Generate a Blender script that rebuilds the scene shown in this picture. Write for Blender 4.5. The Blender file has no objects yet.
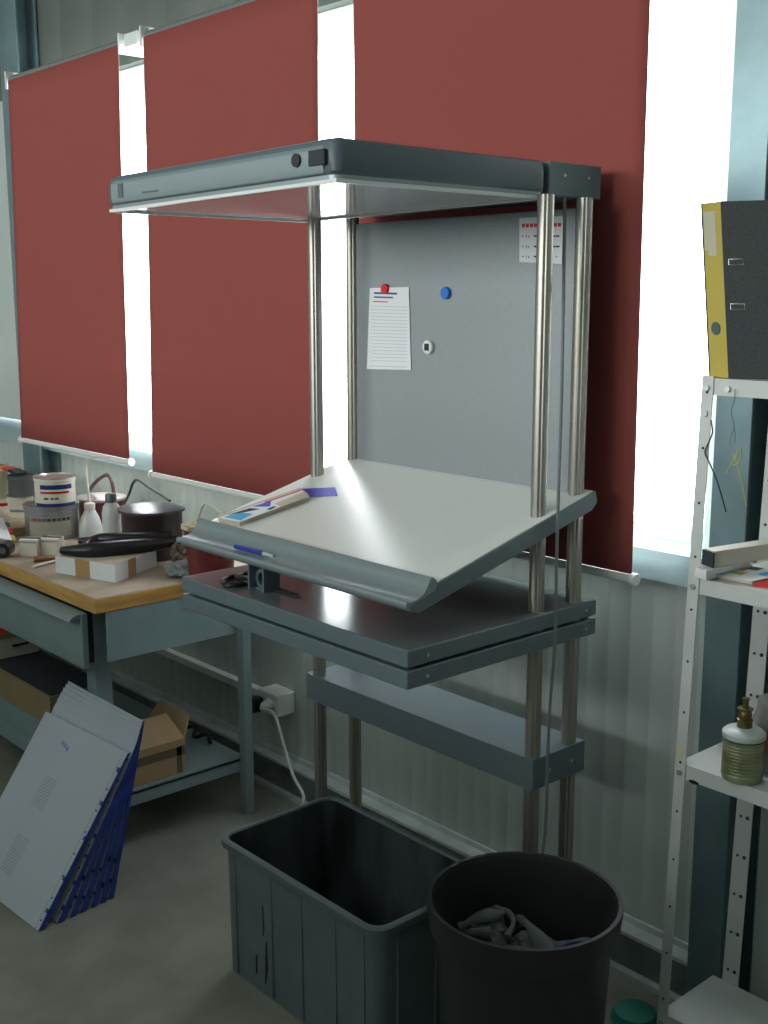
import bpy, bmesh, math, random
from mathutils import Vector, Matrix, noise
S = bpy.context.scene
C = S.collection
random.seed(4)
# ------------------------------------------------------------------ camera
F, YAW, PITCH, ROLL = 1156.05, 0.844186, 0.184184, -0.000767
CAM = Vector((0, 0, 1.6))
fwd = Vector((-math.sin(YAW)*math.cos(PITCH), math.cos(YAW)*math.cos(PITCH), -math.sin(PITCH)))
rgt = Vector((math.cos(YAW), math.sin(YAW), 0)); upv = rgt.cross(fwd)
cr = math.cos(ROLL)*rgt + math.sin(ROLL)*upv; cu = -math.sin(ROLL)*rgt + math.cos(ROLL)*upv
cd = bpy.data.cameras.new('camera'); cam = bpy.data.objects.new('camera', cd); C.objects.link(cam)
cam.matrix_world = Matrix(((cr.x, cu.x, -fwd.x, 0), (cr.y, cu.y, -fwd.y, 0), (cr.z, cu.z, -fwd.z, CAM.z), (0, 0, 0, 1)))
cd.sensor_fit = 'VERTICAL'; cd.sensor_height = 24; cd.lens = F*24/1024; cd.clip_start = .05
S.camera = cam
def at(u, v, ax, c):
    d = fwd + cr*((u-384)/F) - cu*((v-512)/F)
    i = 'XYZ'.index(ax); return CAM + d*((c-CAM[i])/d[i])
def ppm(p): return F/((Vector(p)-CAM).dot(fwd))      # pixels per metre there
# ------------------------------------------------------------------ light
S.view_settings.view_transform = 'Standard'; S.view_settings.look = 'None'
S.view_settings.gamma = 1; S.view_settings.use_curve_mapping = False; S.view_settings.exposure = 0.0
w = bpy.data.worlds.new('sky'); S.world = w; w.use_nodes = True
bg = w.node_tree.nodes['Background']; bg.inputs[0].default_value = (.90, .96, 1, 1); bg.inputs[1].default_value = 11.0
def area(name, loc, rot, sx, sy, power, col=(1, 1, 1), portal=False):
    l = bpy.data.lights.new(name, 'AREA'); l.shape = 'RECTANGLE'; l.size = sx; l.size_y = sy; l.energy = power; l.color = col
    if portal: l.cycles.is_portal = True
    o = bpy.data.objects.new(name, l); C.objects.link(o); o.location = loc; o.rotation_euler = rot; return o
area('window_portal', (-2.95, 2.30, 1.66), (-math.pi/2, 0, 0), 3.3, 1.25, 1, portal=True)
area('opposite_fill', (-3.4, -6.85, 2.85), (math.pi/2, 0, 0), 8, 1.9, 530, (.95, 1, .98))  # unseen fill light added at the opposite wall to brighten the upright faces
area('hall_fill', (-1.5, -1.8, 4.4), (0, 0, 0), 6, 1.2, 16, (.93, 1, .98))  # weak overhead fill, added out of view for ambient light
# ------------------------------------------------------------------ materials
def lin(h):
    return tuple(((c/255/12.92) if c/255 <= .04045 else ((c/255+.055)/1.055)**2.4) for c in h) + (1,)
def mat(name, rgb, rough=.5, metal=0, var=0, scale=20, bump=0, spec=.5, trans=0, alpha=1, coat=0, stretch=(1, 1, 1), rgb2=None, aniso=0):
    m = bpy.data.materials.new(name); m.use_nodes = True; nt = m.node_tree; b = nt.nodes['Principled BSDF']
    b.inputs['Base Color'].default_value = lin(rgb); b.inputs['Roughness'].default_value = rough; b.inputs['Metallic'].default_value = metal
    b.inputs['Specular IOR Level'].default_value = spec; b.inputs['Transmission Weight'].default_value = trans; b.inputs['Coat Weight'].default_value = coat
    if var or bump or rgb2:
        tc = nt.nodes.new('ShaderNodeTexCoord'); mp = nt.nodes.new('ShaderNodeMapping'); mp.inputs['Scale'].default_value = stretch
        nz = nt.nodes.new('ShaderNodeTexNoise'); nz.inputs['Scale'].default_value = scale; nz.inputs['Detail'].default_value = 6
        nt.links.new(tc.outputs['Object'], mp.inputs[0]); nt.links.new(mp.outputs[0], nz.inputs[0])
        if var or rgb2:
            rp = nt.nodes.new('ShaderNodeValToRGB'); c = lin(rgb)
            rp.color_ramp.elements[0].position = .35; rp.color_ramp.elements[1].position = .65
            rp.color_ramp.elements[0].color = lin(rgb2) if rgb2 else tuple(max(0, x*(1-var)) for x in c[:3])+(1,)
            rp.color_ramp.elements[1].color = c if rgb2 else tuple(min(1, x*(1+var)) for x in c[:3])+(1,)
            nt.links.new(nz.outputs[0], rp.inputs[0]); nt.links.new(rp.outputs[0], b.inputs['Base Color'])
        if bump:
            bp = nt.nodes.new('ShaderNodeBump'); bp.inputs['Strength'].default_value = bump; bp.inputs['Distance'].default_value = .01
            nt.links.new(nz.outputs[0], bp.inputs['Height']); nt.links.new(bp.outputs[0], b.inputs['Normal'])
    return m
M = {}
M['wall'] = mat('panel_wall', (176, 184, 180), .55, var=.06, scale=3, stretch=(1, 1, .4))
M['walldirty'] = mat('lower_wall', (150, 150, 142), .6, var=.15, scale=6)
M['floor'] = mat('concrete_floor', (138, 138, 128), .6, var=.16, scale=5, bump=.08)
M['plinth'] = mat('concrete_plinth', (104, 112, 110), .7, var=.3, scale=9)
M['ledge'] = mat('zinc_ledge', (196, 204, 204), .45, .2, var=.12, scale=15)
M['column'] = mat('steel_column_paint', (116, 138, 144), .34, .5, var=.12, scale=8)
M['recess'] = mat('recess_sheet', (52, 62, 66), .7)
M['zinc'] = mat('galvanised', (186, 206, 212), .38, .55, var=.1, scale=5, stretch=(.3, 1, 6))
M['frame'] = mat('window_frame', (216, 226, 222), .5)
M['blind'] = None
M['white'] = mat('white_plastic', (226, 228, 224), .4)
M['grey'] = mat('booth_grey', (104, 118, 124), .42, var=.02, scale=60)
M['greylight'] = mat('booth_aluminium', (144, 156, 160), .36, .25)
M['cap'] = mat('booth_end_cap', (84, 98, 106), .45)
M['board'] = mat('magnet_board', (154, 160, 164), .4, .2, var=.05, scale=300)
M['steel'] = mat('brushed_post', (178, 174, 166), .4, .95)
M['laminate'] = mat('white_laminate', (238, 238, 234), .29, var=.02, scale=200)
M['shelftop'] = mat('grey_laminate', (118, 122, 124), .2, var=.03, scale=200)
M['diffuser'] = mat('diffuser_acrylic', (232, 232, 236), .09, spec=.6, coat=.15)
M['black'] = mat('black_plastic', (28, 30, 34), .35)
M['paper'] = mat('paper', (232, 234, 236), .8)
M['ink'] = mat('printed_grey', (150, 156, 164), .8)
M['inkdark'] = mat('printed_dark', (48, 54, 60), .8)
M['red'] = mat('red_plastic', (214, 36, 48), .4)
M['blue'] = mat('blue_plastic', (32, 116, 212), .4)
M['benchgreen'] = mat('bench_paint', (132, 152, 154), .5, var=.06, scale=7)
M['benchwood'] = mat('bench_edge_wood', (204, 162, 92), .55, rgb2=(176, 130, 66), scale=6, stretch=(1, 1, 9))
M['benchtop'] = mat('bench_top_worn', (196, 180, 158), .5, rgb2=(152, 132, 112), scale=5)
M['card'] = mat('cardboard', (168, 142, 104), .8, var=.06, scale=12)
M['tape'] = mat('brown_tape', (178, 142, 96), .4)
M['tin'] = mat('tin_grey', (150, 152, 152), .35, .6, var=.08)
M['tindark'] = mat('tin_dark', (96, 104, 108), .4, .3)
M['binwall'] = mat('grey_bin_plastic', (100, 112, 116), .5, var=.08, scale=12)
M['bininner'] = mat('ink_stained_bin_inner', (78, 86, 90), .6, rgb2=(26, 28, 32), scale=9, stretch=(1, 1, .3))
M['binblack'] = mat('black_bin_plastic', (38, 41, 44), .42)
M['rag'] = mat('grey_rag', (84, 90, 90), .95, var=.25, scale=14)
M['cloth'] = mat('grey_cloth', (128, 134, 134), .95, var=.2, scale=25)
M['unit'] = mat('shelf_paint', (202, 204, 202), .5, var=.05, scale=8)
M['bolt'] = mat('bolt_zinc', (200, 205, 205), .3, .8)
M['yellow'] = mat('binder_yellow', (192, 172, 82), .5)
M['bindergrey'] = mat('binder_mottled', (52, 56, 58), .6, var=.35, scale=420)
M['plate'] = mat('plate_white', (196, 204, 214), .45, var=.03, scale=4)
M['blueedge'] = mat('blue_edge', (52, 76, 176), .5, rgb2=(40, 54, 118), scale=30)
M['pot'] = mat('pot_black', (46, 42, 46), .4, rgb2=(60, 36, 36), scale=9)
M['potred'] = mat('pot_red', (108, 44, 44), .4, var=.2, scale=10)
M['wood'] = mat('dark_wood', (150, 128, 96), .6, var=.1, scale=6)
M['brown'] = mat('handle_brown', (142, 88, 52), .5)
M['clear'] = mat('cloudy_plastic', (226, 230, 230), .3, trans=.35)
M['glassgreen'] = mat('cloudy_green_glass', (150, 158, 128), .25, rgb2=(100, 106, 62), scale=14, trans=.15, stretch=(1, 1, 2))
M['brass'] = mat('brass', (110, 100, 56), .4, .7)
M['labelbeige'] = mat('label_beige', (208, 204, 188), .7)
M['labelblue'] = mat('label_blue', (44, 66, 152), .5)
M['purple'] = mat('ink_purple', (86, 84, 198), .6)
M['cyan'] = mat('ink_cyan', (60, 170, 216), .6)
M['orange'] = mat('ink_orange', (226, 150, 40), .6)
M['beige'] = mat('beige_pages', (206, 190, 170), .7)
M['teal'] = mat('teal_rubber', (30, 112, 100), .6)
M['cable'] = mat('grey_cable', (112, 118, 118), .5)
M['cablewhite'] = mat('white_cable', (208, 208, 200), .5)
M['yellowchalk'] = mat('yellow_chalk', (172, 178, 92), .9)
# window glass: thin clear pane
g = bpy.data.materials.new('window_glass'); g.use_nodes = True; nt = g.node_tree; nt.nodes.clear()
o_ = nt.nodes.new('ShaderNodeOutputMaterial'); mx = nt.nodes.new('ShaderNodeMixShader'); tr = nt.nodes.new('ShaderNodeBsdfTransparent'); gl = nt.nodes.new('ShaderNodeBsdfGlossy')
gl.inputs['Roughness'].default_value = .03; mx.inputs[0].default_value = .06
nt.links.new(tr.outputs[0], mx.inputs[1]); nt.links.new(gl.outputs[0], mx.inputs[2]); nt.links.new(mx.outputs[0], o_.inputs[0]); M['glass'] = g
# blind cloth: red to the room, white backing to the window
M['blind'] = mat('red_blind_cloth', (148, 77, 72), .9, var=.03, scale=500, spec=.2)
M['lining'] = mat('blind_lining', (206, 206, 200), .9)
# ------------------------------------------------------------------ mesh helpers
def B(): return bmesh.new()
def box(bm, x0, x1, y0, y1, z0, z1):
    vs = [bm.verts.new((x, y, z)) for z in (z0, z1) for x, y in ((x0, y0), (x1, y0), (x1, y1), (x0, y1))]
    for f in ((3, 2, 1, 0), (4, 5, 6, 7), (0, 1, 5, 4), (1, 2, 6, 5), (2, 3, 7, 6), (3, 0, 4, 7)): bm.faces.new([vs[i] for i in f])
def hexa(bm, p):      # 8 corners, bottom ring then top ring
    vs = [bm.verts.new(q) for q in p]
    for f in ((3, 2, 1, 0), (4, 5, 6, 7), (0, 1, 5, 4), (1, 2, 6, 5), (2, 3, 7, 6), (3, 0, 4, 7)): bm.faces.new([vs[i] for i in f])
def prism(bm, prof, vec):     # closed polygon of points, swept by vec
    a = [bm.verts.new(p) for p in prof]; b = [bm.verts.new(Vector(p)+Vector(vec)) for p in prof]; n = len(a)
    bm.faces.new(a); bm.faces.new(b[::-1])
    for i in range(n): bm.faces.new((a[i], b[i], b[(i+1) % n], a[(i+1) % n]))
def loft(bm, rings, cap0=True, cap1=True):
    vr = [[bm.verts.new(p) for p in r] for r in rings]; n = len(vr[0])
    for a, b in zip(vr, vr[1:]):
        for i in range(n): bm.faces.new((a[i], a[(i+1) % n], b[(i+1) % n], b[i]))
    if cap0: bm.faces.new(vr[0][::-1])
    if cap1: bm.faces.new(vr[-1])
def lathe(bm, prof, c=(0, 0, 0), n=40, cap0=True, cap1=True):
    loft(bm, [[(c[0]+r*math.cos(2*math.pi*i/n), c[1]+r*math.sin(2*math.pi*i/n), c[2]+z) for i in range(n)] for r, z in prof], cap0, cap1)
def spline(pts, k=6):
    P = [Vector(p) for p in pts]; Q = [P[0]*2-P[1]]+P+[P[-1]*2-P[-2]]; out = []
    for i in range(1, len(Q)-2):
        for j in range(k):
            t = j/k; a, b, c, d = Q[i-1:i+3]
            out.append(.5*((2*b)+(c-a)*t+(2*a-5*b+4*c-d)*t*t+(3*b-a-3*c+d)*t**3))
    return out+[P[-1]]
def tube(bm, pts, r, n=10, smooth=True, flat=1):
    pts = spline(pts) if smooth and len(pts) > 2 else [Vector(p) for p in pts]
    rs = r if callable(r) else (lambda t: r)
    rings = []; prev = None
    for i, p in enumerate(pts):
        t = (pts[min(i+1, len(pts)-1)]-pts[max(i-1, 0)]).normalized()
        if prev is None: u = t.orthogonal().normalized()
        else: u = (prev - t*prev.dot(t)).normalized()
        prev = u; v = t.cross(u); rr = rs(i/(len(pts)-1))
        rings.append([p+(u*math.cos(2*math.pi*k/n)+v*math.sin(2*math.pi*k/n)*flat)*rr for k in range(n)])
    loft(bm, rings)
def rrect(x0, x1, y0, y1, r, z, k=5):
    out = []
    for cx, cy, a in ((x1-r, y1-r, 0), (x0+r, y1-r, 90), (x0+r, y0+r, 180), (x1-r, y0+r, 270)):
        for i in range(k+1):
            t = math.radians(a+90*i/k); out.append((cx+r*math.cos(t), cy+r*math.sin(t), z))
    return out
ORG = {}
def obj(name, bm, m, parent=None, bevel=0, kind=None, label=None, local=False, sub=0, angle=38):
    """one mesh object; points are world points unless local=True"""
    bmesh.ops.recalc_face_normals(bm, faces=bm.faces)
    for f in bm.faces: f.smooth = True
    for e in bm.edges:
        e.smooth = not (len(e.link_faces) == 2 and e.calc_face_angle(0) > math.radians(angle))
    org = Vector((0, 0, 0))
    if parent is not None and not local: org = ORG[parent.name]
    elif parent is None and bm.verts and not local:
        xs = [v.co.x for v in bm.verts]; ys = [v.co.y for v in bm.verts]; zs = [v.co.z for v in bm.verts]
        org = Vector(((min(xs)+max(xs))/2, (min(ys)+max(ys))/2, min(zs)))
    if kind == 'structure' and parent is None: org = Vector((0, 0, 0))
    for v in bm.verts: v.co -= org
    me = bpy.data.meshes.new(name); bm.to_mesh(me); bm.free()
    for mm in (m if isinstance(m, list) else [m]): me.materials.append(mm)
    o = bpy.data.objects.new(name, me); C.objects.link(o)
    if parent is not None: o.parent = parent; ORG[o.name] = ORG[parent.name]
    else: o.location = org; ORG[o.name] = org
    if bevel:
        md = o.modifiers.new('bevel', 'BEVEL'); md.width = bevel; md.segments = 2; md.limit_method = 'ANGLE'; md.harden_normals = True
    if sub:
        md = o.modifiers.new('sub', 'SUBSURF'); md.levels = md.render_levels = sub
    if kind: o['kind'] = kind
    if label: o['label'] = label
    return o
def tag(o, label, cat, group=None):
    o['label'] = label; o['category'] = cat
    if group: o['group'] = group
    return o
def thing(name, label, cat, loc=(0, 0, 0), rot=None, group=None):
    o = bpy.data.objects.new(name, None); C.objects.link(o); o.location = loc; o.empty_display_size = .05
    if rot: o.rotation_euler = rot
    ORG[o.name] = Vector(loc); return tag(o, label, cat, group)
def mono(name, bm, m, label, cat, group=None, **k): return tag(obj(name, bm, m, **k), label, cat, group)
def text_mesh(s, size):
    cu_ = bpy.data.curves.new('t', 'FONT'); cu_.body = s; cu_.size = size; cu_.extrude = .0003; cu_.resolution_u = 2
    t = bpy.data.objects.new('t', cu_); C.objects.link(t); dg = bpy.context.evaluated_depsgraph_get()
    me = bpy.data.meshes.new_from_object(t.evaluated_get(dg)); bm = B(); bm.from_mesh(me)
    bpy.data.objects.remove(t); bpy.data.curves.remove(cu_); bpy.data.meshes.remove(me); return bm
def quadstrip(bm, o, a, b, a0, a1, b0, b1, th, n):    # thin slab on the plane o + a*s + b*t, thickness th along n
    p = [o+a*s+b*t for s, t in ((a0, b0), (a1, b0), (a1, b1), (a0, b1))]
    hexa(bm, p+[q+n*th for q in p])
# ================================================================== SETTING
YW = 2.16                      # inner face of the window wall
Z0, Z1 = 1.05, 2.40            # window opening
def st(name, bm, m, parent=None, **k): return obj(name, bm, m, parent, kind='structure', **k)
bm = B(); box(bm, -9, 5, -7, YW+.3, -.2, 0); st('floor', bm, M['floor'])
bm = B(); box(bm, -9, 5, -7, YW+.3, 4.6, 4.8); st('ceiling', bm, M['wall'])
bm = B(); box(bm, -9.2, -9, -7, YW+.3, 0, 4.6); st('wall_left', bm, M['wall'])
bm = B(); box(bm, 5, 5.2, -7, YW+.3, 0, 4.6); st('wall_right', bm, M['wall'])
bm = B(); box(bm, -9, 5, -7.2, -7, 0, 4.6); st('wall_front', bm, M['wall'])
# window wall: ribbed steel panels below and above the window band, solid to the right of the column
bm = B()
def ribbed(bm, x0, x1, z0, z1, pitch=.062, d=.0018):
    pr = [(x0, YW)]; x = x0
    while x + pitch < x1:
        pr += [(x+pitch*.80, YW), (x+pitch*.86, YW+d), (x+pitch*.94, YW+d), (x+pitch, YW)]; x += pitch
    pr += [(x1, YW), (x1, YW+.1), (x0, YW+.1)]
    prism(bm, [(a, b, z0) for a, b in pr], (0, 0, z1-z0))
ribbed(bm, -9, -1.335, 0.11, Z0); box(bm, -1.335, -1.205, YW+.14, YW+.2, 0, 4.6); box(bm, -1.205, 5, YW, YW+.1, 0, 4.6)
box(bm, -1.205, -1.19, YW+.1, YW+.14, 0, 4.6); box(bm, -9, -4.62, YW, YW+.1, Z0+.02, Z1)
st('wall_rear', bm, M['wall'])
bm = B(); ribbed(bm, -9, -1.335, Z1, 4.6, pitch=.25, d=.004); st('wall_upper', bm, mat('upper_wall_darker', (84, 90, 84), .6, var=.05, scale=3))  # wall above the window band, in a darker grey-green than the panels below
bm = B(); box(bm, -1.335, -1.206, YW+.11, YW+.139, 0, 4.6); st('trim_1', bm, M['recess'])
bm = B(); box(bm, -9, -1.335, 2.12, YW+.1, 0, .096); st('baseboard_rear', bm, M['plinth'])
bm = B(); box(bm, -9, -1.335, 2.112, YW, .096, .107); box(bm, -9, -1.335, 2.152, 2.1595, .107, .124); st('trim_2', bm, M['ledge'], bevel=.002)
bm = B(); box(bm, -9, -1.335, 2.098, 2.12, 0, .012); st('trim_3', bm, M['ledge'])
# galvanised rail under the window
bm = B(); prism(bm, [(-9, 2.118, .977), (-9, 2.118, 1.045), (-9, 2.125, 1.052), (-9, 2.27, 1.056), (-9, 2.27, 1.0), (-9, 2.16, .977)], (7.665, 0, 0)); st('trim_4', bm, M['zinc'])
bm = B(); box(bm, -8, 3.5, -1.25, -1.15, 0, 1.53); box(bm, -8, 3.5, -1.27, -1.13, 1.53, 1.56); st('wall_light_blocker', bm, M['wall'])  # unseen partition added behind the camera to shade the lower part of the scene
# the two steel H columns
def hcolumn(x0, x1, y0, y1):
    bm = B(); t = .009; c = (x0+x1)/2
    box(bm, x0, x1, y0, y0+t, 0, 4.6); box(bm, x0, x1, y1-t, y1, 0, 4.6); box(bm, c-.004, c+.004, y0+t, y1-t, 0, 4.6)
    return st('steel_column', bm, M['column'], bevel=.0015)
hcolumn(-1.33, -1.246, 2.10, 2.24); colL = hcolumn(-4.61, -4.45, 2.068, 2.155)
bm = B(); box(bm, -5.2, -4.66, 2.02, 2.158, 2.6, 4.6); st('trim_5', bm, M['column'])
# window: frame, mullions, panes
bm = B(); box(bm, -4.53, -1.36, 2.20, 2.27, Z0, Z0+.035); box(bm, -4.53, -1.36, 2.20, 2.27, Z1-.09, Z1)
box(bm, -4.53, -4.48, 2.20, 2.27, Z0+.035, Z1-.09); box(bm, -1.395, -1.35, 2.18, 2.27, Z0+.0, Z1)
for x in (-3.05, -2.0): box(bm, x-.025, x+.025, 2.20, 2.27, Z0+.035, Z1-.09)
win = st('window_1', bm, M['frame'], bevel=.003)
xs = [-4.48, -3.075, -3.025, -2.025, -1.975, -1.395]
for i in range(0, 6, 2):
    bm = B(); box(bm, xs[i], xs[i+1], 2.233, 2.238, Z0+.035, Z1-.09); o = obj('pane', bm, M['glass'], win)
bm = B(); box(bm, -1.3505, -1.3345, 2.20, 2.25, Z0, Z1); obj('jamb', bm, M['frame'], win)
# cable trunking with a double socket
tk = thing('cable_trunking', 'white plastic cable trunking running low along the wall behind the bench', 'trunking', (-4.0, 2.13, .29))
bm = B(); box(bm, -5.4, -2.97, 2.13, 2.159, .286, .312); obj('channel', bm, M['white'], tk, bevel=.003)
so = thing('wall_socket', 'white double wall socket box at the end of the trunking', 'socket', (-2.9, 2.12, .28))
bm = B(); box(bm, -2.968, -2.862, 2.085, 2.159, .270, .345); obj('housing', bm, M['white'], so, bevel=.006)
bm = B(); lathe(bm, [(.019, 0), (.019, .004), (.015, .004), (.015, .001)], n=20)
bmesh.ops.rotate(bm, verts=bm.verts, matrix=Matrix.Rotation(math.pi/2, 3, 'X')); bmesh.ops.translate(bm, verts=bm.verts, vec=(-2.886, 2.085, .305)); obj('outlet', bm, M['frame'], so)
pl = thing('power_plug', 'black plug pushed into the left outlet of the white socket box', 'plug', (-2.94, 2.05, .30))
bm = B(); box(bm, -2.966, -2.928, 2.040, 2.084, .276, .325); obj('plug_body', bm, M['black'], pl, bevel=.008)
wc = thing('power_cable', 'white power cable hanging from the socket box to the floor', 'cable', (-2.87, 2.04, 0))
bm = B(); lathe(bm, [(.008, 0), (.017, .012), (.017, .04)], n=16); bmesh.ops.rotate(bm, verts=bm.verts, matrix=Matrix.Rotation(math.radians(-70), 3, 'X')); bmesh.ops.translate(bm, verts=bm.verts, vec=(-2.893, 2.045, .302)); obj('plug', bm, M['white'], wc)
bm = B(); tube(bm, [(-2.893, 2.045, .302)]+[tuple(at(u, v, 'Y', y)) for u, v, y in ((274, 714, 2.03), (283, 742, 2.01), (293, 775, 1.99), (304, 800, 1.96))]+[(-2.60, 1.93, .05), (-2.55, 1.9, .006), (-2.3, 1.93, .006)], .005); obj('cord', bm, M['cablewhite'], wc)
# ================================================================== ROLLER BLINDS
def blind(x0t, x1t, x0b, x1b, zb, label, brackets):
    yb = 2.02; zt = 2.415
    t = thing('roller_blind', label, 'blind', ((x0t+x1t)/2, yb, zb))
    bm = B(); n = 24; rows = 14; g = []
    for j in range(rows+1):
        q = j/rows; r_ = []
        for i in range(n+1):
            s = i/n; x = (x0b+(x1b-x0b)*s)*(1-q)+(x0t+(x1t-x0t)*s)*q
            r_.append(bm.verts.new((x, yb+.0025*math.sin(s*9+q*3)*math.sin(q*math.pi), zb+(zt-zb)*q)))
        g.append(r_)
    for j in range(rows):
        for i in range(n): bm.faces.new((g[j][i], g[j][i+1], g[j+1][i+1], g[j+1][i]))
    o = obj('cloth', bm, M['lining'], t); o.data.materials.append(M['blind']); md = o.modifiers.new('thick', 'SOLIDIFY'); md.thickness = .0012; md.offset = -1; md.material_offset = 1; md.material_offset_rim = 0
    bm = B(); tube(bm, [(x0t, yb+.022, zt+.002), (x1t, yb+.022, zt+.002)], .02, 20, False); obj('roller', bm, M['cable'], t)
    bm = B(); tube(bm, [(x0b, yb, zb-.010), (x1b, yb, zb-.010)], .0095, 14, False); obj('bottom_rail', bm, M['white'], t)
    for x in (x0b-.006, x1b+.006):
        bm = B(); tube(bm, [(x-.007, yb, zb-.010), (x+.007, yb, zb-.010)], .0145, 16, False); obj('rail_cap', bm, M['white'], t, bevel=.003)
    for x in brackets:
        bm = B(); box(bm, x-.004, x+.004, yb-.008, YW, zt-.03, zt+.035); obj('bracket', bm, M['white'], t, bevel=.002)
blind(-4.44, -3.585, -4.505, -3.625, 1.035, 'red roller blind farthest left, beside the left steel column', (-4.45, -3.575))
blind(-3.425, -2.532, -3.47, -2.537, 1.008, 'red roller blind in the middle, between two bright gaps', (-3.435, -2.522))
blind(-2.387, -1.476, -2.387, -1.464, 1.008, 'red roller blind directly behind the grey inspection stand', (-2.397, -1.466))
bm = B(); box(bm, -3.555, -3.465, 2.02, 2.10, 2.40, 2.445); mono('motor_box', bm, M['white'], 'small white plastic box between the tops of two red blinds', 'box', bevel=.008)
# ================================================================== INSPECTION STAND
K = 1.05
def RK(x, y, z): return Vector((x*K, y*K, 1.6+(z-1.6)*K))
XL, XR, Y1, Y2 = -2.149*K, -1.456*K, 1.697*K, 1.811*K
def zk(z): return 1.6+(z-1.6)*K
stn = thing('inspection_stand', 'tall grey print inspection stand with lamp hood, tilted white table and pin board', 'stand', ((XL+XR)/2, (Y1+Y2)/2, 0))
ZH0, ZH1 = zk(1.786), zk(1.849)
zt_f = zk(1.107)
for x in (XL, XR):
    for y in (Y1, Y2):
        bm = B(); R = .0165; n = 40; pr = []     # fluted round tube: two shallow grooves
        for i in range(n):
            a = 2*math.pi*i/n; rr = R*(.86 if i % 10 == 5 else 1); pr.append((x+rr*math.cos(a), y+rr*math.sin(a)))
        loft(bm, [[(a, b, z) for a, b in pr] for z in (.02, ZH0)]); obj('post', bm, M['steel'], stn, angle=60)
for x in (XL, XR):
    bm = B(); box(bm, x-.035, x+.035, Y1-.2, Y2+.06, 0.0, .03); obj('foot', bm, M['grey'], stn, bevel=.004)
# hood: sags a little towards its free left end
hx0, hx1, hy0, hy1, hy2 = -2.212*K, -1.467*K, 1.203*K, 1.715*K, 1.873*K
def sag(bm):
    for v in bm.verts: v.co.z -= .009*(hx1-v.co.x)/(hx1-hx0)
bm = B()
R_ = .022; rings = []
zz0, zz1 = ZH0+.006, ZH1
for z, ins in ((zz0, .004), (zz0+.006, 0), (zz1-.014, 0), (zz1-.004, .004), (zz1, .014)): rings.append(rrect(hx0+ins, hx1-ins, hy0+ins, hy1, R_, z, 6))
loft(bm, rings); sag(bm); hood = obj('lamp_hood', bm, M['cap'], stn)
bm = B()      # aluminium front extrusion between the two end caps
prism(bm, [(hx0+.03, hy0-.002, ZH0+.008), (hx0+.03, hy0-.005, ZH0+.02), (hx0+.03, hy0-.005, ZH1-.018), (hx0+.03, hy0+.012, ZH1+.001), (hx0+.03, hy0+.03, ZH1+.001), (hx0+.03, hy0+.03, ZH0+.008)], (hx1-hx0-.06, 0, 0))
sag(bm); obj('front_extrusion', bm, M['greylight'], hood, bevel=.003)
bm = B(); box(bm, hx0+.05, hx1-.02, hy0+.02, hy1, ZH1-.001, ZH1+.0015); sag(bm); obj('top_cover', bm, M['grey'], hood)
bm = B()
loft(bm, [rrect(hx0+.004, hx1-.004, hy0+.004, hy1-.002, R_, z, 6) for z in (ZH0-.001, ZH0+.006)]); sag(bm); obj('lower_rim', bm, M['greylight'], hood)
bm = B(); box(bm, hx0+.014, hx1-.014, hy0+.014, hy1-.012, ZH0-.0025, ZH0); sag(bm); obj('diffuser', bm, M['diffuser'], hood)
for a in ((hx0+.004, hx1-.004, hy0+.004, hy0+.013), (hx0+.004, hx1-.004, hy1-.014, hy1-.004), (hx0+.004, hx0+.013, hy0+.013, hy1-.014), (hx1-.013, hx1-.004, hy0+.013, hy1-.014)):
    bm = B(); box(bm, a[0], a[1], a[2], a[3], ZH0-.0075, ZH0-.0005); sag(bm); obj('rim_strip', bm, M['white'], hood, bevel=.001)
def on_front(u, v): return at(u, v, 'Y', hy0-.006)
bm = B(); p = on_front(296.5, 160.5); tube(bm, [p+Vector((0, .006, 0)), p+Vector((0, -.003, 0))], .0115, 24, False); obj('button', bm, M['black'], hood, label='round dark blue power button')
bm = B(); p = on_front(317.5, 157.5); box(bm, p.x-.024, p.x+.020, p.y-.002, p.y+.006, p.z-.013, p.z+.013); obj('display', bm, M['inkdark'], hood, bevel=.002)
bm = B(); p = on_front(120.5, 190.5); box(bm, p.x-.011, p.x+.009, p.y-.0005, p.y+.004, p.z-.014, p.z+.014); obj('badge', bm, M['cap'], hood)
bm = B(); p = on_front(150, 191.5); box(bm, p.x-.03, p.x+.03, p.y-.0005, p.y+.004, p.z-.0016, p.z+.0016); obj('nameplate', bm, M['cap'], hood)
bm = B(); box(bm, hx0, hx1, hy1+.006, hy2, ZH0, ZH1); blk = obj('mounting_beam', bm, M['grey'], stn, bevel=.003)
def screw_x(x, y, z, par, r=.0035):
    bm = B(); tube(bm, [(x-.002, y, z), (x+.0025, y, z)], r, 12, False); obj('screw', bm, M['bolt'], par)
for u, v in ((564.5, 175.5), (588, 178.5)): p = at(u, v, 'X', hx1); screw_x(p.x, p.y, p.z, blk)
# magnetic board
bx0, bx1 = XL+.0175, XR-.019
z_b0, z_b1 = zk(1.204), zk(1.768)
YB = Y2-.004
bm = B(); box(bm, bx0, bx1, YB, YB+.012, z_b0, z_b1); brd = obj('magnet_board', bm, M['board'], stn, bevel=.002)
bm = B(); box(bm, bx0, bx1, YB-.006, YB-.0005, z_b0-.006, z_b0+.006); obj('bottom_strip', bm, M['cap'], brd)
for u, v in ((572, 286), (570, 421)):
    p = at(u, v, 'Y', YB); bm = B(); tube(bm, [(bx1-.002, YB+.004, p.z), (XR-.014, YB+.004, p.z)], .004, 10, False); obj('clip', bm, M['bolt'], brd)
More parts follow.
